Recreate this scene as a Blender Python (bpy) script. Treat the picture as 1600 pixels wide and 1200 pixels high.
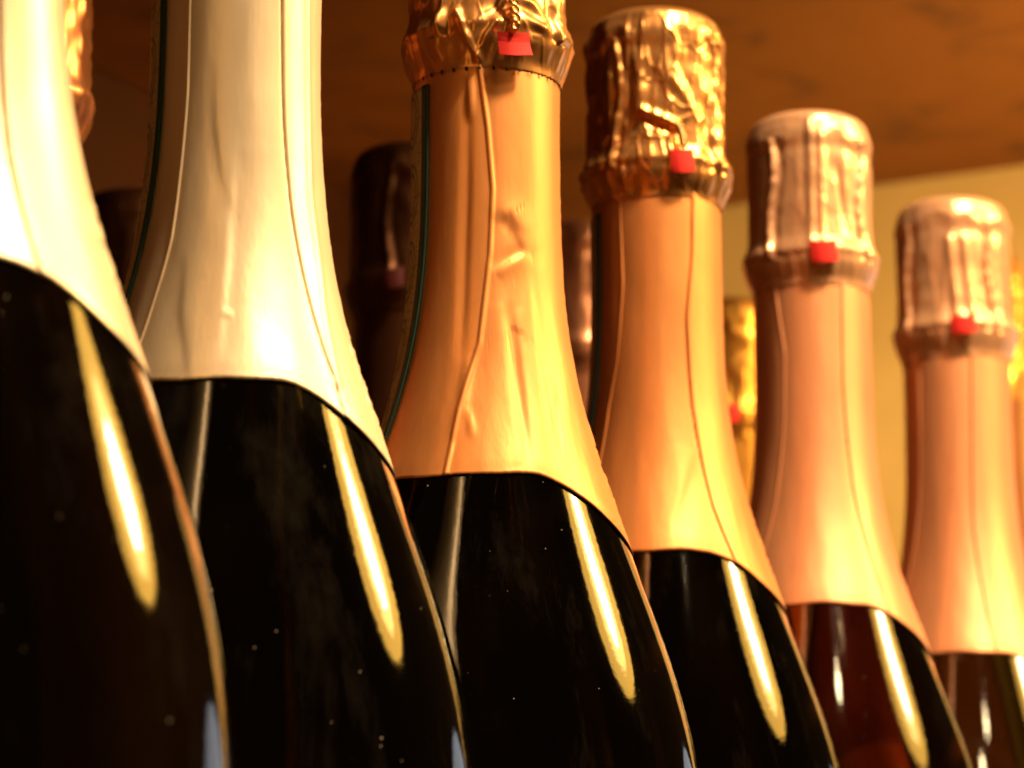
import bpy, bmesh, math, random
import numpy as np
from mathutils import Vector, Matrix
from mathutils import noise as mnoise

S = 0.001                      # all measures below are millimetres
scene = bpy.context.scene
for o in list(bpy.data.objects):
    bpy.data.objects.remove(o)
col = scene.collection

# ------------------------------------------------------------------ camera
cam_d = bpy.data.cameras.new('camera')
cam = bpy.data.objects.new('camera', cam_d)
col.objects.link(cam)
cam_d.sensor_width = 36.0
cam_d.lens = 36.0 * 4966.0 / 1600.0
cam_d.clip_start = 0.01
cam_d.clip_end = 50.0
cam.location = (0, 0, 0)
cam.rotation_euler = (math.radians(90 + 12.65), 0, 0)
cam_d.dof.use_dof = True
cam_d.dof.focus_distance = 0.598
cam_d.dof.aperture_fstop = 21.5
scene.camera = cam

# ------------------------------------------------------------------ world, lamps, exposure
world = bpy.data.worlds.new('World')
scene.world = world
world.use_nodes = True
bg = world.node_tree.nodes['Background']
bg.inputs[0].default_value = (1.0, 0.46, 0.13, 1)
bg.inputs[1].default_value = 0.035
vs = scene.view_settings
vs.view_transform = 'Standard'
vs.look = 'None'
vs.gamma = 1
vs.use_curve_mapping = False
vs.exposure = 0.0
cy = scene.cycles
cy.use_denoising = True
cy.caustics_reflective = False
cy.caustics_refractive = False
cy.sample_clamp_indirect = 3.0
cy.max_bounces = 10
cy.transmission_bounces = 10

def lamp(name, loc, target, size, size_y, watts, color, shape='ELLIPSE'):
    d = bpy.data.lights.new(name, 'AREA')
    d.shape = shape
    d.size = size * S
    d.size_y = size_y * S
    d.energy = watts
    d.color = color
    o = bpy.data.objects.new(name, d)
    col.objects.link(o)
    o.location = Vector(loc) * S
    dirv = Vector(target) * S - o.location
    o.rotation_euler = dirv.to_track_quat('-Z', 'Y').to_euler()
    return o

# shop lamp in the aisle: a hot bulb in front of a glowing amber shade
lamp('lamp_bulb', (700, 705, 590), (10, 640, 110), 80, 165, 3.4, (1.0, 0.76, 0.46))
lamp('lamp_diffuser', (703, 705, 591), (10, 640, 110), 170, 250, 1.5, (1.0, 0.63, 0.20))
lamp('lamp_shade_glow', (706, 705, 592), (10, 640, 110), 320, 345, 3.6, (1.0, 0.52, 0.08))
# high ceiling lamp over the aisle
lamp('ceiling_lamp', (490, 250, 1150), (0, 650, 180), 150, 150, 29.0, (1.0, 0.72, 0.44))
# a pair of small display spots on the shelf front
lamp('display_spot', (160, 462, 425), (60, 740, 180), 26, 26, 0.16, (1.0, 0.72, 0.38))
lamp('display_spot', (212, 488, 470), (80, 760, 180), 26, 26, 0.16, (1.0, 0.72, 0.38))
# unseen fill added to brighten the end wall and the board's underside
w = lamp('wall_fill', (300, 900, 200), (100, 1290, 290), 70, 70, 0.85, (1.0, 0.62, 0.22))
w.data.spread = math.radians(110)
# cool daylight from the far end of the aisle
lamp('window_light', (760, 1450, 115), (40, 650, 100), 460, 420, 0.55, (0.90, 0.93, 1.0))

# ------------------------------------------------------------------ materials
def newmat(name):
    m = bpy.data.materials.new(name)
    m.use_nodes = True
    nt = m.node_tree
    return m, nt, nt.nodes['Principled BSDF'], nt.links

def noise_node(nt, scale, detail=4, vec=None, rough=0.55, dist=0.0):
    n = nt.nodes.new('ShaderNodeTexNoise')
    n.inputs['Scale'].default_value = scale
    n.inputs['Detail'].default_value = detail
    n.inputs['Roughness'].default_value = rough
    n.inputs['Distortion'].default_value = dist
    if vec is not None:
        nt.links.new(vec, n.inputs['Vector'])
    return n

def coords(nt, scale=(1, 1, 1)):
    tc = nt.nodes.new('ShaderNodeTexCoord')
    mp = nt.nodes.new('ShaderNodeMapping')
    mp.inputs['Scale'].default_value = scale
    # every copy of a part gets its own stretch of the pattern
    oi = nt.nodes.new('ShaderNodeObjectInfo')
    mu = nt.nodes.new('ShaderNodeMath'); mu.operation = 'MULTIPLY'; mu.inputs[1].default_value = 3.0
    ad = nt.nodes.new('ShaderNodeVectorMath'); ad.operation = 'ADD'
    nt.links.new(oi.outputs['Random'], mu.inputs[0])
    nt.links.new(mu.outputs[0], ad.inputs[1])
    nt.links.new(tc.outputs['Object'], ad.inputs[0])
    nt.links.new(ad.outputs[0], mp.inputs['Vector'])
    return mp.outputs['Vector']

def ramp(nt, fac, stops):
    r = nt.nodes.new('ShaderNodeValToRGB')
    e = r.color_ramp.elements
    while len(e) < len(stops):
        e.new(0.5)
    for k, (p, c) in enumerate(stops):
        e[k].position = p
        e[k].color = c if len(c) == 4 else (*c, 1)
    nt.links.new(fac, r.inputs[0])
    return r.outputs[0]

def foil_mat(name, c, metallic=0.8, rough=0.40, var=0.12):
    m, nt, b, L = newmat(name)
    v = coords(nt, (1, 1, 0.25))
    n = noise_node(nt, 90, 5, v)
    lo = tuple(x * (1 - var) for x in c)
    hi = tuple(min(1, x * (1 + var * 0.5)) for x in c)
    L.new(ramp(nt, n.outputs[0], [(0.3, lo), (0.7, hi)]), b.inputs['Base Color'])
    b.inputs['Metallic'].default_value = metallic
    n2 = noise_node(nt, 60, 3, coords(nt))
    mr = nt.nodes.new('ShaderNodeMapRange')
    mr.inputs['To Min'].default_value = rough - 0.06
    mr.inputs['To Max'].default_value = rough + 0.08
    L.new(n2.outputs[0], mr.inputs[0])
    L.new(mr.outputs[0], b.inputs['Roughness'])
    fine = noise_node(nt, 1600, 3, coords(nt, (1, 1, 0.12)))
    soft = noise_node(nt, 160, 3, coords(nt, (1, 1, 0.3)))
    bp = nt.nodes.new('ShaderNodeBump')
    bp.inputs['Strength'].default_value = 0.10
    bp.inputs['Distance'].default_value = 0.0002
    L.new(fine.outputs[0], bp.inputs['Height'])
    bp2 = nt.nodes.new('ShaderNodeBump')
    bp2.inputs['Strength'].default_value = 0.25
    bp2.inputs['Distance'].default_value = 0.0006
    L.new(soft.outputs[0], bp2.inputs['Height'])
    L.new(bp.outputs[0], bp2.inputs['Normal'])
    L.new(bp2.outputs[0], b.inputs['Normal'])
    return m

def glass_mat(name, c, dusty=1.0):
    m, nt, b, L = newmat(name)
    out = nt.nodes['Material Output']
    b.inputs['Base Color'].default_value = (*c, 1)
    b.inputs['Transmission Weight'].default_value = 1.0
    b.inputs['IOR'].default_value = 1.5
    b.inputs['Specular IOR Level'].default_value = 0.85
    sm = noise_node(nt, 35, 6, coords(nt, (1, 1, 0.2)), 0.7)
    mr = nt.nodes.new('ShaderNodeMapRange')
    mr.inputs['From Min'].default_value = 0.35
    mr.inputs['From Max'].default_value = 0.75
    mr.inputs['To Min'].default_value = 0.03
    mr.inputs['To Max'].default_value = 0.075
    L.new(sm.outputs[0], mr.inputs[0])
    L.new(mr.outputs[0], b.inputs['Roughness'])
    fine = noise_node(nt, 900, 3, coords(nt))
    bp = nt.nodes.new('ShaderNodeBump')
    bp.inputs['Strength'].default_value = 0.035
    bp.inputs['Distance'].default_value = 0.0003
    L.new(fine.outputs[0], bp.inputs['Height'])
    L.new(bp.outputs[0], b.inputs['Normal'])
    # dust specks and dry smears lying on the glass
    dust = nt.nodes.new('ShaderNodeBsdfDiffuse')
    dust.inputs[0].default_value = (0.62, 0.50, 0.36, 1)
    vo = nt.nodes.new('ShaderNodeTexVoronoi')
    vo.inputs['Scale'].default_value = 300
    L.new(coords(nt), vo.inputs['Vector'])
    lt = nt.nodes.new('ShaderNodeMath'); lt.operation = 'LESS_THAN'
    L.new(vo.outputs['Distance'], lt.inputs[0])
    sep = nt.nodes.new('ShaderNodeSeparateColor')
    L.new(vo.outputs['Color'], sep.inputs[0])
    thr = nt.nodes.new('ShaderNodeMapRange')
    thr.inputs['From Min'].default_value = 0.0
    thr.inputs['From Max'].default_value = 1.0
    thr.inputs['To Min'].default_value = 0.0
    thr.inputs['To Max'].default_value = 0.05
    L.new(sep.outputs[0], thr.inputs[0])
    L.new(thr.outputs[0], lt.inputs[1])
    smear = noise_node(nt, 70, 8, coords(nt, (1, 1, 0.12)), 0.75)
    smr = nt.nodes.new('ShaderNodeMapRange')
    smr.inputs['From Min'].default_value = 0.52
    smr.inputs['From Max'].default_value = 0.85
    smr.inputs['To Min'].default_value = 0.0
    smr.inputs['To Max'].default_value = 0.022 * dusty
    L.new(smear.outputs[0], smr.inputs[0])
    mx = nt.nodes.new('ShaderNodeMath'); mx.operation = 'MAXIMUM'
    ml = nt.nodes.new('ShaderNodeMath'); ml.operation = 'MULTIPLY'
    ml.inputs[1].default_value = 0.7 * dusty
    L.new(lt.outputs[0], ml.inputs[0])
    L.new(ml.outputs[0], mx.inputs[0])
    L.new(smr.outputs[0], mx.inputs[1])
    mix = nt.nodes.new('ShaderNodeMixShader')
    L.new(mx.outputs[0], mix.inputs[0])
    L.new(b.outputs[0], mix.inputs[1])
    L.new(dust.outputs[0], mix.inputs[2])
    L.new(mix.outputs[0], out.inputs[0])
    return m

def plain(name, c, rough=0.6, metallic=0.0, bump=0.0, bscale=300, var=0.15):
    m, nt, b, L = newmat(name)
    n = noise_node(nt, bscale * 0.2, 4, coords(nt))
    L.new(ramp(nt, n.outputs[0], [(0.3, tuple(x * (1 - var) for x in c)), (0.7, tuple(min(1, x * (1 + var)) for x in c))]),
          b.inputs['Base Color'])
    b.inputs['Roughness'].default_value = rough
    b.inputs['Metallic'].default_value = metallic
    if bump:
        n2 = noise_node(nt, bscale, 4, coords(nt))
        bp = nt.nodes.new('ShaderNodeBump')
        bp.inputs['Strength'].default_value = bump
        bp.inputs['Distance'].default_value = 0.0005
        L.new(n2.outputs[0], bp.inputs['Height'])
        L.new(bp.outputs[0], b.inputs['Normal'])
    return m

def strip_mat():
    """parchment paper seal with a dark green border line and printed scrollwork (UV in mm)"""
    m, nt, b, L = newmat('seal_paper')
    uv = nt.nodes.new('ShaderNodeUVMap'); uv.uv_map = 'UVMap'
    sp = nt.nodes.new('ShaderNodeSeparateXYZ')
    L.new(uv.outputs[0], sp.inputs[0])
    def math_(op, a, bb=None):
        n = nt.nodes.new('ShaderNodeMath'); n.operation = op
        for k, x in enumerate((a, bb)):
            if x is None: continue
            if isinstance(x, (int, float)): n.inputs[k].default_value = x
            else: L.new(x, n.inputs[k])
        return n.outputs[0]
    u, v = sp.outputs[0], sp.outputs[1]
    edge = math_('MULTIPLY', math_('GREATER_THAN', u, 8.5), math_('LESS_THAN', u, 12.0))
    # rosettes: concentric rings repeated along the strip
    vm = math_('SUBTRACT', math_('MODULO', math_('ADD', v, 4.0), 16.0), 8.0)
    us = math_('SUBTRACT', u, 3.6)
    rad = math_('SQRT', math_('ADD', math_('MULTIPLY', us, us), math_('MULTIPLY', math_('MULTIPLY', vm, vm), 0.35)))
    ring1 = math_('LESS_THAN', math_('ABSOLUTE', math_('SUBTRACT', rad, 3.6)), 0.20)
    ring2 = math_('LESS_THAN', math_('ABSOLUTE', math_('SUBTRACT', rad, 2.5)), 0.22)
    nz = noise_node(nt, 0.55, 2, uv.outputs[0])
    curl = math_('MULTIPLY', math_('LESS_THAN', math_('ABSOLUTE', math_('SUBTRACT', nz.outputs[0], 0.5)), 0.018), 0.55)
    ink = math_('MAXIMUM', math_('MULTIPLY', math_('MAXIMUM', ring1, ring2), 0.8), curl)
    paper = ramp(nt, noise_node(nt, 2.0, 4, uv.outputs[0]).outputs[0], [(0.3, (0.62, 0.46, 0.22)), (0.7, (0.76, 0.58, 0.31))])
    m1 = nt.nodes.new('ShaderNodeMixRGB')
    L.new(ink, m1.inputs[0]); L.new(paper, m1.inputs[1]); m1.inputs[2].default_value = (0.06, 0.07, 0.03, 1)
    m2 = nt.nodes.new('ShaderNodeMixRGB')
    L.new(edge, m2.inputs[0]); L.new(m1.outputs[0], m2.inputs[1]); m2.inputs[2].default_value = (0.008, 0.05, 0.035, 1)
    L.new(m2.outputs[0], b.inputs['Base Color'])
    b.inputs['Roughness'].default_value = 0.5
    return m

def ceiling_mat():
    m, nt, b, L = newmat('brown_veneer')
    n = noise_node(nt, 26, 6, coords(nt, (1.0, 1.1, 1)), 0.6, 0.9)
    L.new(ramp(nt, n.outputs[0], [(0.36, (0.125, 0.034, 0.001)), (0.48, (0.215, 0.062, 0.002)), (0.7, (0.235, 0.070, 0.0025))]), b.inputs['Base Color'])
    b.inputs['Roughness'].default_value = 0.6
    return m

M = {
    'cream': foil_mat('champagne_foil', (0.98, 0.76, 0.48), 0.55, 0.42),
    'gold_cap': foil_mat('orange_gold_cap_foil', (0.92, 0.41, 0.12), 0.80, 0.31),
    'rose_cap': foil_mat('rose_gold_cap_foil', (0.98, 0.50, 0.25), 0.45, 0.34),
    'gold': foil_mat('orange_gold_foil', (0.92, 0.365, 0.105), 0.60, 0.48),
    'rose': foil_mat('rose_gold_foil', (0.96, 0.41, 0.18), 0.5, 0.46),
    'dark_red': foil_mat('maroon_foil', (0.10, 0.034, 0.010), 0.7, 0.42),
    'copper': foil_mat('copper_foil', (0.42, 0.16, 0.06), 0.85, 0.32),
    'light_copper': foil_mat('light_copper_foil', (0.75, 0.32, 0.16), 0.8, 0.34),
    'bright_gold': foil_mat('bright_gold_foil', (0.66, 0.31, 0.05), 0.85, 0.32),
    'glass': glass_mat('dark_green_glass', (0.10, 0.08, 0.012)),
    'rose_glass': glass_mat('rose_wine_glass', (0.42, 0.16, 0.022), 0.4),
    'amber_glass': glass_mat('amber_wine_glass', (0.6, 0.24, 0.03), 0.3),
    'red': plain('red_plastic', (0.80, 0.012, 0.003), 0.75),
    'shaded_red': plain('shaded_red_plastic', (0.10, 0.006, 0.003), 0.7),  # red tab darkened in its colour for the shade behind the front row
    'wire': plain('gold_wire', (0.85, 0.52, 0.2), 0.28, 1.0),
    'hole': plain('perforation_dark', (0.012, 0.006, 0.003), 0.8),
    'paper': plain('label_paper', (0.34, 0.40, 0.52), 0.35, 0, 0.1, 600, 0.03),
    'strip': strip_mat(),
    'ceiling': ceiling_mat(),
    'wall': plain('tan_painted_wall', (0.70, 0.50, 0.20), 0.8, 0, 0.1, 200, 0.05),
    'back': plain('brown_back_panel', (0.085, 0.022, 0.002), 0.6, 0, 0.1, 200, 0.15),
    'shelf': plain('shelf_board', (0.12, 0.05, 0.015), 0.45, 0, 0.1, 200, 0.2),
}

# ------------------------------------------------------------------ helpers
def mesh_obj(name, verts, faces, mat, parent=None, smooth=True, uvs=None):
    me = bpy.data.meshes.new(name)
    me.from_pydata(verts, [], faces)
    if smooth:
        me.polygons.foreach_set('use_smooth', [True] * len(me.polygons))
    me.materials.append(mat)
    if uvs is not None:
        lay = me.uv_layers.new(name='UVMap')
        idx = np.empty(len(me.loops), dtype=np.int32)
        me.loops.foreach_get('vertex_index', idx)
        lay.data.foreach_set('uv', np.asarray(uvs, dtype=np.float32)[idx].ravel())
    me.update()
    o = bpy.data.objects.new(name, me)
    col.objects.link(o)
    if parent is not None:
        o.parent = parent
    return o

def structure(o):
    o['kind'] = 'structure'
    return o

def grid_faces(nu, nv, wrap):
    f = []
    for j in range(nv - 1):
        for i in range(nu if wrap else nu - 1):
            a = j * nu + i; b = j * nu + (i + 1) % nu
            f.append((a, b, b + nu, a + nu))
    return f

# bottle profile: t = mm below the top of the cap, r = radius in mm
T_CAP = np.array([-3.2, -2.8, -1.9, 0.2, 3.2, 7, 14, 20, 26, 30, 33, 36, 39, 41, 43, 45.5])
R_CAP = np.array([0.0, 8.0, 12.4, 15.0, 16.1, 16.3, 16.2, 16.0, 16.0, 16.2, 16.8, 17.0, 16.7, 15.9, 15.0, 14.7])
T_BOD = np.array([40, 50, 60, 75, 90, 105, 120, 135, 150, 165, 180, 195, 210, 225, 300])
R_BOD = np.array([14.25, 14.25, 14.2, 14.25, 15.0, 17.1, 21.0, 26.4, 32.1, 37.3, 41.15, 43.3, 44, 44.2, 44.2])

def smooth_profile(T, R, sigma, n=1200):
    t = np.linspace(T[0], T[-1], n)
    r = np.interp(t, T, R)
    dt = t[1] - t[0]
    k = np.arange(-int(4 * sigma / dt), int(4 * sigma / dt) + 1) * dt
    w = np.exp(-0.5 * (k / sigma) ** 2); w /= w.sum()
    pad = len(k) // 2
    rp = np.concatenate([2 * r[0] - r[pad:0:-1], r, 2 * r[-1] - r[-2:-pad - 2:-1]])
    return t, np.convolve(rp, w, 'valid')
TB, RB = smooth_profile(T_BOD, R_BOD, 6.0)
TC, RC = smooth_profile(T_CAP, R_CAP, 0.5)
def r_body(t): return np.interp(t, TB, RB)
def r_cap(t): return np.maximum(np.interp(t, TC, RC), 0.0)

BASE_Z = -55.0
TOP = 300.0

def pos(phi, t, r):
    """bottle-local point (metres): phi in degrees, 0 faces the aisle end with the camera, + to the right"""
    a = np.radians(phi)
    return np.stack([r * np.sin(a) * S, -r * np.cos(a) * S, (TOP - t) * S + 0 * phi], -1)

def hem_t(phi):
    """lower edge of the neck foil: level at the side, dropping to a point at the bottle's front"""
    d = np.abs(((np.asarray(phi, float) - 100 + 180) % 360) - 180)
    u = np.clip((80 - d) / 75, 0, 1)
    return 128.2 + 12.0 * u * u * (3 - 2 * u)

def seg_dist(px, py, pts):
    best = np.full(np.shape(px), 1e9)
    par = np.zeros(np.shape(px)); sgn = np.ones(np.shape(px))
    n = len(pts) - 1
    for k in range(n):
        (x0, y0), (x1, y1) = pts[k], pts[k + 1]
        dx, dy = x1 - x0, y1 - y0
        u = np.clip(((px - x0) * dx + (py - y0) * dy) / (dx * dx + dy * dy + 1e-9), 0, 1)
        d = np.hypot(px - x0 - u * dx, py - y0 - u * dy)
        near = d < best
        par = np.where(near, (k + u) / n, par)
        sgn = np.where(near, np.sign(dx * (py - y0) - dy * (px - x0)), sgn)
        best = np.minimum(best, d)
    return best, par, sgn

def creases(phi, t, r, items):
    """items: (polyline of (phi, t), width mm, height mm, kind). kind False: ridge or groove of even height;
    True: the same, fading at both ends; 'fold': one side stands proud of the other, as in buckled foil"""
    out = np.zeros(np.shape(phi))
    for pts, w, h, kind in items:
        x = np.radians(phi) * r
        P = [(math.radians(p) * float(r_body(max(tt, 40))), tt) for p, tt in pts]
        d, u, sg = seg_dist(x, t, P)
        env = np.sin(np.pi * np.clip(u, 0.0, 1.0)) ** 0.8 if kind else 1.0
        if kind == 'fold':
            out += h * env * np.tanh(sg * d / (0.6 * w)) * np.exp(-0.5 * (d / (2.2 * w)) ** 2)
        else:
            out += h * np.exp(-0.5 * (d / w) ** 2) * env
    return out

def vnoise(phi, t, r, fx, ft, seed):
    a = np.radians(phi)
    X = np.cos(a) * r * fx; Y = np.sin(a) * r * fx; Z = t * ft + seed * 13.7
    out = np.empty(X.size)
    for k, p in enumerate(zip(X.ravel(), Y.ravel(), Z.ravel())):
        out[k] = mnoise.noise(p)
    return out.reshape(X.shape)

PHI_FINE = np.concatenate([np.arange(-110, 112, 0.6), np.arange(112, 250, 6.0)])
PHI_MED = np.arange(-180, 180, 2.0)

GLASS_MESH = {}
def glass_body(mat, parent, key):
    if key not in GLASS_MESH:
        phi = np.arange(-180, 180, 2.0)
        t = np.concatenate([np.arange(41, 205, 2.0), [210, 225, 250, 280, 292, 296.5, 299, 300, 300]])
        r = r_body(t)
        r[-6:] = [44.2, 44.0, 43.2, 41.6, 38.0, 20.0]
        P, T = np.meshgrid(phi, t)
        V = pos(P, T, np.repeat(r[:, None], len(phi), 1)).reshape(-1, 3)
        n = len(phi)
        V = [tuple(v) for v in V] + [(0, 0, (TOP - 41) * S), (0, 0, 0.0)]
        F = grid_faces(n, len(t), True)
        for i in range(n):
            F.append(((i + 1) % n, i, len(V) - 2))
            F.append(((len(t) - 1) * n + i, (len(t) - 1) * n + (i + 1) % n, len(V) - 1))
        o = mesh_obj('glass_body', V, F, mat, parent)
        bm = bmesh.new(); bm.from_mesh(o.data); bmesh.ops.recalc_face_normals(bm, faces=bm.faces); bm.to_mesh(o.data); bm.free()
        GLASS_MESH[key] = o.data
    else:
        o = bpy.data.objects.new('glass_body', GLASS_MESH[key])
        col.objects.link(o); o.parent = parent
    return o

def neck_foil(mat, parent, cfg, seed, fine=True):
    phi = PHI_FINE if fine else PHI_MED
    s = np.linspace(0, 1, 130 if fine else 60)
    P, Sg = np.meshgrid(phi, s)
    wob = 0.18 * np.sin(np.radians(P) * 5 + seed) + 0.12 * np.sin(np.radians(P) * 11 + seed * 2.3)
    wob = wob + 0.04 * np.sin(np.radians(P) * 47 + seed) * np.sin(np.radians(P) * 19) + 0.02 * np.sin(np.radians(P) * 113)
    hem = hem_t(P) + wob + cfg.get('hem', 0.0)
    T = 42.5 + (hem - 42.5) * Sg
    R = r_body(T)
    d = np.full(P.shape, 0.45)
    d += 0.16 * vnoise(P, T, R, 0.10, 0.035, seed) + 0.05 * vnoise(P, T, R, 0.35, 0.05, seed + 5)
    if fine:
        d += creases(P, T, R, cfg.get('creases', []))
        # overlap of the wrapped foil: one side stands proud along the seam
        if 'seam' in cfg:
            sp = np.interp(T, [q[1] for q in cfg['seam']], [q[0] for q in cfg['seam']])
            dx = np.radians(P - sp) * R
            d += cfg.get('seam_h', 0.30) * np.where(dx > 0, np.exp(-dx / 5.0), 0) * (1 / (1 + np.exp(-dx / 0.05)))
            d += -0.30 * np.exp(-0.5 * ((dx + 0.12) / 0.16) ** 2)
        # embossed lettering-like relief near the foil's point and a beaded line up the front
        em = np.exp(-0.5 * ((P - 84) / 7.0) ** 4) * np.exp(-0.5 * ((T - 124) / 8.0) ** 4)
        d += em * 0.34 * np.clip(vnoise(P, T, R, 0.75, 0.75, seed + 9) * 2.2, -0.2, 1)
        bead = np.exp(-0.5 * ((P - 88) / 3.0) ** 2) * (T > 58) * (T < 112)
        d += bead * 0.07 * np.clip(np.sin(T * 1.25 + 3 * np.sin(T * 0.31 + seed)), 0, 1)
    # a rolled, slightly lifted bottom edge
    d -= 0.14 * np.exp(-((hem - T) / 2.0) ** 2)
    V = pos(P, T, R + d).reshape(-1, 3)
    o = mesh_obj('neck_foil', V, grid_faces(len(phi), len(s), True), mat, parent)
    md = o.modifiers.new('thickness', 'SOLIDIFY'); md.thickness = 0.00018; md.offset = -1
    return o

def cap_foil(mat, parent, cfg, seed, fine=True):
    phi = np.arange(-180, 180, 1.0) if fine else np.arange(-180, 180, 3.0)
    t = np.concatenate([np.array([-3.18, -3.0, -2.7, -2.3, -1.7, -0.9]), np.linspace(-0.2, 44.6, 110 if fine else 44)])
    P, T = np.meshgrid(phi, t)
    R = r_cap(T)
    crumple = cfg.get('crumple', 1.0)
    side = np.clip((T + 1.0) / 5, 0, 1) * np.clip((44.5 - T) / 2.5, 0, 1)
    d = np.full(P.shape, 0.35)
    n1 = vnoise(P, T, 16, 0.17, 0.025, seed)
    n2 = vnoise(P, T, 16, 0.38, 0.07, seed + 3)
    n3 = vnoise(P, T, 16, 0.22, 0.22, seed + 7)
    d += side * crumple * (1.5 * (0.25 - np.sqrt(np.abs(n1) * 0.3)) + 0.35 * (0.25 - np.sqrt(np.abs(n2) * 0.3)) + 0.38 * n3)
    if fine:
        # sharp creases between flat facets, stretched down the cap
        A = np.radians(P)
        q = np.empty(P.size)
        for k, p in enumerate(zip((np.cos(A) * 16 * 0.20).ravel(), (np.sin(A) * 16 * 0.20).ravel(), (T * 0.09 + seed * 7.1 + 0.5 * n1).ravel())):
            dist = mnoise.voronoi(p)[0]
            q[k] = dist[1] - dist[0]
        q = q.reshape(P.shape)
        d += side * crumple * (0.30 * np.exp(-q / 0.04) - 0.12 * np.exp(-q / 0.20))
    # wire cage pressing through: four twisted uprights, a waist ring and a top ring
    w0 = cfg.get('cage', -37)
    for k in range(4):
        c = w0 + 90 * k + 3 * np.sin(T * 0.21 + k + seed)
        dx = np.radians(((P - c + 180) % 360) - 180) * 16
        d += side * (T > 6) * (T < 38) * (1.05 * np.exp(-0.5 * (dx / 0.62) ** 2) * (0.86 + 0.14 * np.sin(T * 1.5 + k + 2 * n3))
                               - 0.45 * np.exp(-0.5 * ((np.abs(dx) - 1.7) / 0.8) ** 2))
    d += -0.55 * np.clip((34 - T) / 4, 0, 1) * np.clip((T + 2) / 4, 0, 1)
    d += 0.35 * np.exp(-0.5 * ((T - 35.8 - 0.5 * n1) / 0.75) ** 2) - 0.55 * np.exp(-0.5 * ((T - 32.6) / 1.4) ** 2)
    d += 0.30 * np.exp(-0.5 * ((T - 5.2 - 3 * n1) / 1.1) ** 2) - 0.25 * np.exp(-0.5 * ((T - 8.8 - n1) / 1.1) ** 2)
    if fine:
        d += creases(P, T, np.full(P.shape, 15.5), cfg.get('cap_creases', []))
    # pleats under the collar
    pl = np.exp(-0.5 * ((T - 41.0) / 2.4) ** 2)
    d += pl * 0.20 * (vnoise(P, T, 16, 0.5, 0.05, seed + 11))
    d = d * np.clip((T + 3.2) / 2.5, 0.1, 1)
    V = [tuple(v) for v in pos(P, T, R + d).reshape(-1, 3)]
    F = grid_faces(len(phi), len(t), True)
    V.append((0, 0, (TOP + 3.2) * S))
    F += [((i + 1) % len(phi), i, len(V) - 1) for i in range(len(phi))]
    return mesh_obj('cap_foil', V, F, mat, parent)

def patch(name, mat, parent, tvals, lo, hi, off, rfun=r_body, n=24, thick=0.15, uv=None):
    """a curved sheet lying on the bottle between two edges lo(t), hi(t) in degrees"""
    tv = np.asarray(tvals, float)
    lo = np.array([lo(x) for x in tv]); hi = np.array([hi(x) for x in tv])
    s = np.linspace(0, 1, n)
    P = lo[:, None] + (hi - lo)[:, None] * s
    T = np.repeat(tv[:, None], n, 1)
    R = rfun(T) + off
    V = pos(P, T, R).reshape(-1, 3)
    uvs = None
    if uv is not None:
        uvs = np.stack([np.radians(P - uv) * R, T], -1).reshape(-1, 2)
    o = mesh_obj(name, V, grid_faces(n, len(tv), False), mat, parent, uvs=uvs)
    md = o.modifiers.new('thickness', 'SOLIDIFY'); md.thickness = thick * S; md.offset = -1
    return o

def tube(name, mat, parent, pts, rad, seg=8):
    pts = [Vector(p) for p in pts]
    V, F = [], []
    for k, p in enumerate(pts):
        d = (pts[min(k + 1, len(pts) - 1)] - pts[max(k - 1, 0)]).normalized()
        a = d.cross(Vector((0.3, -1, 0.1))).normalized(); b = d.cross(a)
        for i in range(seg):
            an = 2 * math.pi * i / seg
            V.append(tuple(p + (a * math.cos(an) + b * math.sin(an)) * rad * S))
    for k in range(len(pts) - 1):
        for i in range(seg):
            q = k * seg + i; w = k * seg + (i + 1) % seg
            F.append((q, w, w + seg, q + seg))
    F.append(tuple(range(seg))); F.append(tuple(range((len(pts) - 1) * seg, len(pts) * seg)))
    return mesh_obj(name, V, F, mat, parent)

def red_tag(parent, phi0, phi1, t0, t1, mat='red'):
    """folded red tear tab: a curved plate of real thickness standing off the foil"""
    n, m = 14, 6
    V, F = [], []
    for side, off in ((0, 1.5), (1, 1.05)):
        for j in range(m):
            for i in range(n):
                u = i / (n - 1); w = j / (m - 1)
                p = phi0 + (phi1 - phi0) * u + 1.4 * w
                t = t0 + (t1 - t0) * w + 0.3 * math.sin(u * 4)
                lift = off + 0.35 * math.sin(u * math.pi) + 0.7 * w * w * (0.4 + u) + (0.5 * max(0, 0.3 - u) * 4 * (1 if side else 1.0)) * -0.4
                r = max(float(r_cap(min(t, 40))), 16.4) + lift
                V.append(tuple(pos(np.array(p), np.array(t), np.array(r))))
    g = n * m
    F += [tuple(x) for x in grid_faces(n, m, False)]
    F += [tuple(g + x for x in reversed(f)) for f in grid_faces(n, m, False)]
    ring = list(range(n)) + [j * n + n - 1 for j in range(1, m)] + [(m - 1) * n + i for i in range(n - 2, -1, -1)] + [j * n for j in range(m - 2, 0, -1)]
    for k in range(len(ring)):
        a, b = ring[k], ring[(k + 1) % len(ring)]
        F.append((b, a, a + g, b + g))
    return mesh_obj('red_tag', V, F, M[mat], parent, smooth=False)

def twisted_wire(parent, phi, t0, t1):
    for s in (0, math.pi):
        pts = []
        for k in range(61):
            u = k / 60
            t = t0 + (t1 - t0) * u
            a = s + u * 2 * math.pi * 3.0
            r = float(r_cap(t)) + 1.7 + 0.55 * math.cos(a)
            p = phi + math.degrees(0.55 * math.sin(a) / 16) + 4 * math.sin(u * 2)
            pts.append(pos(np.array(p), np.array(t), np.array(r)))
        tube('twisted_wire', M['wire'], parent, pts, 0.45)

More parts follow.
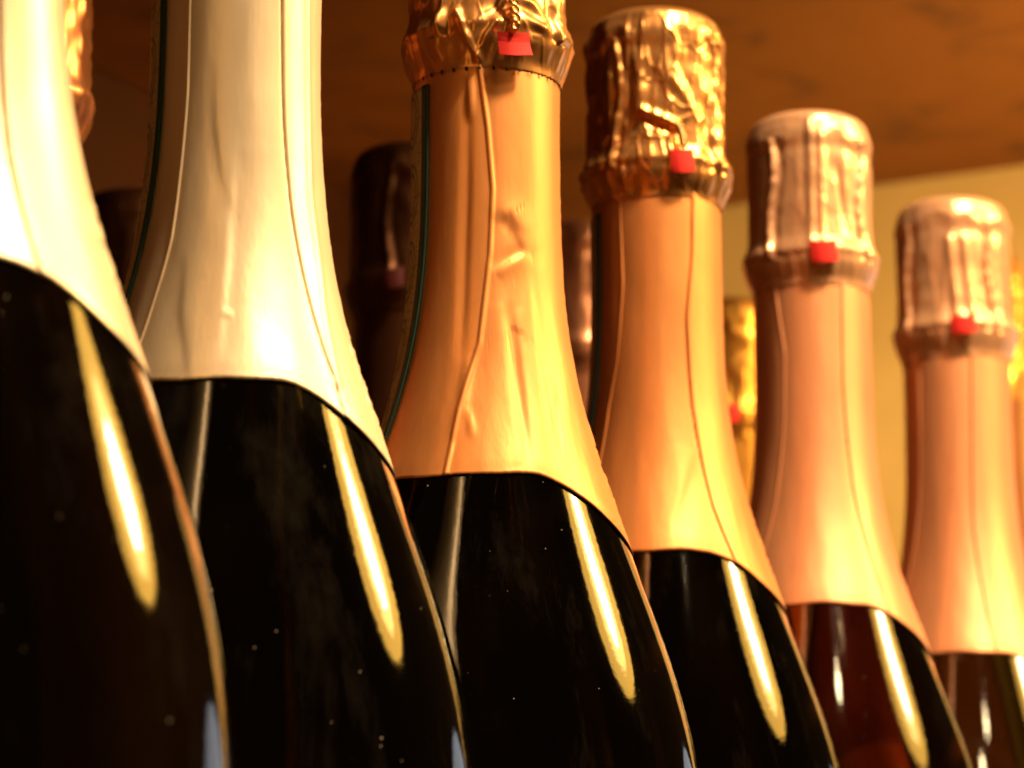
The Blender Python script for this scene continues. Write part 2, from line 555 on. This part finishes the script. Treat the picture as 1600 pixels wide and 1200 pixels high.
def perforations(parent, t, phis):
    """row of punched slots round the neck, joined into one part"""
    V, F = [], []
    for p in phis:
        c0 = len(V)
        for ring, (sc, off) in enumerate(((1.0, 0.52), (0.55, 0.62))):
            for k in range(8):
                a = 2 * math.pi * k / 8
                V.append(tuple(pos(np.array(p + math.degrees(0.28 * sc * math.cos(a) / 14.7)),
                                   np.array(t + 0.5 * sc * math.sin(a)), np.array(float(max(r_cap(t), r_body(t))) + off))))
        for k in range(8):
            F.append((c0 + k, c0 + (k + 1) % 8, c0 + 8 + (k + 1) % 8, c0 + 8 + k))
        F.append(tuple(c0 + 8 + k for k in range(8)))
    o = mesh_obj('perforation_row', V, F, M['hole'], parent)
    o['kind'] = 'stuff'
    return o

def champagne_bottle(x, y, cfg, label, group, fine=True):
    e = bpy.data.objects.new('champagne_bottle', None)
    e.empty_display_size = 0.02
    col.objects.link(e)
    e.location = (x * S, y * S, BASE_Z * S)
    sc = cfg.get('scale', 1.0)
    e.scale = (1, 1, sc)
    e['label'] = label; e['category'] = 'bottle'; e['group'] = group
    seed = cfg.get('seed', 1)
    glass_body(M[cfg['glass']], e, cfg['glass'])
    foil = M[cfg['foil']]
    nf = neck_foil(M[cfg.get('neck', cfg['foil'])], e, cfg, seed, fine)
    cf = cap_foil(M[cfg.get('cap', cfg['foil'])], e, cfg, seed, fine)
    if cfg.get('strip'):
        hw = cfg.get('strip_w', 10.0); c = cfg.get('strip_c', -90)
        rr = lambda t: float(r_body(t)) + 0.8
        patch('seal_strip', M['strip'], nf, np.linspace(46.5, 126, 90),
              lambda t: c - math.degrees(hw / rr(t)), lambda t: c + math.degrees(hw / rr(t)), 1.0, uv=c, thick=0.2)
    for it in cfg.get('ridges', []):
        # a folded-over lap of foil: narrow rounded cord following the neck
        pts = []
        for t in np.linspace(it[0][1], it[-1][1], 60):
            p = np.interp(t, [q[1] for q in it], [q[0] for q in it])
            pts.append(pos(np.array(p), np.array(t), np.array(float(r_body(t)) + 0.42)))
        tube('foil_fold', M[cfg.get('neck', cfg['foil'])], nf, pts, cfg.get('fold_r', 0.42), 10)
    if 'tag' in cfg:
        red_tag(cf, *cfg['tag'])
    if 'twist' in cfg:
        twisted_wire(cf, *cfg['twist'])
    if cfg.get('perf'):
        perforations(cf, 44.9, np.arange(-60, 100, 10.3) + cfg['perf'])
    return e

# ------------------------------------------------------------------ the shelf bay
H = 370.0
RD = Vector((0.46, 0.888, 0)).normalized()       # along the row
ND = Vector((0.888, -0.46, 0)).normalized()      # out towards the aisle
CORNER = Vector((-26, 1366, 0))
def slab(name, mat, a0, a1, b0, b1, z0, z1):
    """box in shelf axes: a along RD from the corner, b along ND from the corner (mm)"""
    V = []
    for z in (z0, z1):
        for a, b in ((a0, b0), (a1, b0), (a1, b1), (a0, b1)):
            p = CORNER + RD * a + ND * b
            V.append((p.x * S, p.y * S, z * S))
    F = [(0, 1, 2, 3), (7, 6, 5, 4), (0, 4, 5, 1), (1, 5, 6, 2), (2, 6, 7, 3), (3, 7, 4, 0)]
    o = mesh_obj(name, V, F, mat, smooth=False)
    bm = bmesh.new(); bm.from_mesh(o.data); bmesh.ops.recalc_face_normals(bm, faces=bm.faces)
    bmesh.ops.bevel(bm, geom=list(bm.edges), offset=0.0015, segments=2, affect='EDGES')
    bm.to_mesh(o.data); bm.free()
    return structure(o)
FRONT = 425.0
slab('ceiling', M['ceiling'], -880, -0.5, 0.5, FRONT - 45, H, H + 28)
slab('floor', M['shelf'], -1500, -0.5, 0.5, FRONT, BASE_Z - 28, BASE_Z)
slab('wall_back', M['back'], -1500, 25, -25, 0, BASE_Z - 28, H + 28)
slab('wall_end', M['wall'], 0, 25, 0.5, FRONT, BASE_Z - 28, H + 28)

# ------------------------------------------------------------------ front row
ROW = 'bottles in the front row'
STOCK = 'bottles standing behind the front row'
champagne_bottle(-82.6, 452.1, dict(glass='glass', foil='cream', seed=1, strip=True, hem=2.2,
    seam=[(31, 60), (32, 105), (33, 114), (36, 123), (39, 131), (44, 142)]),
    'dark bottle with pale champagne foil, at the near end of the row', ROW)
champagne_bottle(-48.9, 540.2, dict(glass='glass', foil='cream', seed=2, strip=True,
    seam=[(35, 43), (36, 57), (38, 80), (41, 96), (46, 111), (51, 126), (54, 142)],
    ridges=[[(-30, 44), (-30, 60), (-30, 75), (-32, 90), (-33, 102), (-37, 112), (-40, 121), (-43, 127)]],
    creases=[([(58, 50), (58, 91), (59, 105), (55, 115), (52, 127)], 0.7, 0.35, False),
             ([(-11, 68), (-9, 82), (-4, 90), (5, 99)], 1.1, -0.13, 'fold'),
             ([(5, 86), (3, 104), (0, 127)], 1.4, 0.20, 'fold'),
             ([(-22, 104), (-20, 116), (-10, 131)], 1.1, -0.14, 'fold'),
             ([(-1, 116), (6, 116.6)], 0.35, 0.16, True)]),
    'dark bottle with pale champagne foil and clean fold lines, next to the orange gold one', ROW)
champagne_bottle(-5.1, 619.1, dict(glass='glass', foil='gold', cap='gold_cap', seed=3, hem=0.9, strip=True, strip_w=10.6,
    tag=(7, 28, 38.2, 42.9), twist=(14, 27.5, 38), perf=3.6, cage=-30,
    creases=[([(-6, 43), (1, 57), (5, 70), (3, 83), (-4, 102), (-14, 115), (-18, 130)], 0.28, 0.42, False),
             ([(-14, 46), (-15, 70), (-16, 94), (-16, 106)], 0.8, -0.42, True),
             ([(-12, 46), (-12, 56)], 0.6, 0.55, True),
             ([(-10, 104), (-12, 114), (-16, 122)], 0.8, 0.5, True),
             ([(-10, 115), (-6, 122)], 0.6, 0.3, True),
             ([(6, 87), (18, 84.5), (33, 82)], 0.8, 0.32, 'fold'), ([(8, 77), (18, 75), (30, 79)], 1.2, -0.19, 'fold'),
             ([(10, 74), (22, 78), (30, 83)], 1.3, -0.22, 'fold'),
             ([(12, 90), (16, 98), (24, 94), (34, 86)], 1.3, 0.09, 'fold'),
             ([(12, 93), (16, 110), (19, 127)], 0.9, 0.35, 'fold'),
             ([(20, 94), (22, 108), (22, 129)], 1.2, -0.22, 'fold'),
             ([(34, 86), (37, 106), (38, 128)], 1.3, 0.22, 'fold'),
             ([(47, 108), (43, 119), (39, 128)], 0.9, -0.29, 'fold')],
    cap_creases=[([(-22, 33), (-14, 39), (-7, 43)], 0.5, 0.9, False), ([(7, 36), (0, 39), (-7, 43)], 0.5, 0.9, False),
                 ([(-34, 0), (-35, 36)], 0.8, 0.9, False), ([(-26, 0), (-26, 34)], 0.8, 0.9, False),
                 ([(22, 30), (38, 31), (50, 35)], 0.8, 0.9, True), ([(20, 33), (38, 35.5), (54, 37.5)], 0.7, 0.7, True)]),
    'dark bottle with wrinkled orange gold foil, red tab and row of punched holes', ROW)
champagne_bottle(33.6, 711.6, dict(glass='glass', foil='gold', cap='gold_cap', seed=4, strip=True, strip_c=-100, crumple=1.35,
    tag=(7, 24, 34.4, 39.8), twist=(13, 28, 34), perf=0, cage=-36,
    seam=[(30, 43), (29, 58), (23, 73), (25, 94), (31, 117), (38, 129), (43, 142)], seam_h=0.4,
    ridges=[[(-38, 44), (-37, 47), (-35, 65), (-40, 82), (-47, 93), (-50, 105), (-53, 124)]],
    creases=[([(24, 104), (13, 114), (3, 126)], 1.2, 0.15, 'fold')],
    cap_creases=[([(-17, 26), (0, 28), (14, 29.5)], 0.6, -1.3, False), ([(-17, 24.5), (0, 26.4), (14, 28)], 0.8, 0.9, False),
                 ([(8, 16), (22, 20), (35, 25)], 1.0, 0.9, True), ([(-22, 8), (-18, 20), (-18, 26)], 0.7, 0.8, True)]),
    'dark bottle with orange gold foil, crumpled cap half in shadow and red tab', ROW)
champagne_bottle(76.8, 791.0, dict(glass='rose_glass', foil='rose', cap='rose_cap', seed=5, hem=-0.5, crumple=0.5,
    tag=(-6, 15, 34.4, 39.9), cage=-42,
    seam=[(25, 43), (25, 46), (24, 70), (28, 97), (35, 116), (38, 125), (44, 142)],
    ridges=[[(-46, 42), (-44, 44), (-34, 62), (-35, 80), (-41, 100), (-47, 114), (-50, 124)]],
    cap_creases=[([(-4, 2), (-4, 34)], 0.8, 0.9, False), ([(6, 3), (6, 34)], 0.7, 0.9, False), ([(22, 12), (36, 34)], 0.7, -0.8, True)]),
    'rose wine bottle with salmon pink foil and rounded cap against the ceiling', ROW)
champagne_bottle(124.9, 870.5, dict(glass='glass', foil='rose', cap='rose_cap', seed=6, hem=0.6, crumple=0.55,
    tag=(-12, 9, 34.2, 39.2), cage=-60,
    seam=[(8, 43), (7, 53), (5, 74), (3, 93), (8, 116), (12, 130), (16, 142)],
    ridges=[[(-53, 44), (-53, 62), (-55, 84), (-63, 109), (-66, 124)]],
    cap_creases=[([(-12, 12), (-6, 33)], 0.8, 0.9, False), ([(4, 12), (10, 33)], 0.8, 0.9, False)]),
    'dark bottle with salmon pink foil, cap shining against the tan end wall', ROW)

# ------------------------------------------------------------------ stock behind
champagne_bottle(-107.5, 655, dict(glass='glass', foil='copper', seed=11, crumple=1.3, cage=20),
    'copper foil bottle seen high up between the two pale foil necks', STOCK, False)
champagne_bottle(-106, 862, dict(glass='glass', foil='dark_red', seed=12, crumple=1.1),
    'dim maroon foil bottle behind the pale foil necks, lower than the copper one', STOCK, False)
champagne_bottle(-27, 818, dict(glass='glass', foil='dark_red', seed=13, tag=(-22, -4, 34.4, 39.8, 'shaded_red'), cage=-20),
    'shadowed maroon foil bottle with red tab, behind the wrinkled orange gold neck', STOCK, False)
champagne_bottle(22, 893, dict(glass='glass', foil='light_copper', seed=14, cage=10),
    'copper foil cap between the two orange gold necks, in front of the tan wall', STOCK, False)
champagne_bottle(69, 986, dict(glass='amber_glass', foil='bright_gold', seed=15, tag=(-14, 4, 34.4, 39.8), crumple=1.4),
    'bright gold foil bottle between the orange gold and the salmon pink necks', STOCK, False)
champagne_bottle(160, 1062, dict(glass='amber_glass', foil='bright_gold', neck='copper', seed=16, crumple=1.4, scale=1.12),
    'bright gold cap behind the last salmon pink bottle of the row', STOCK, False)
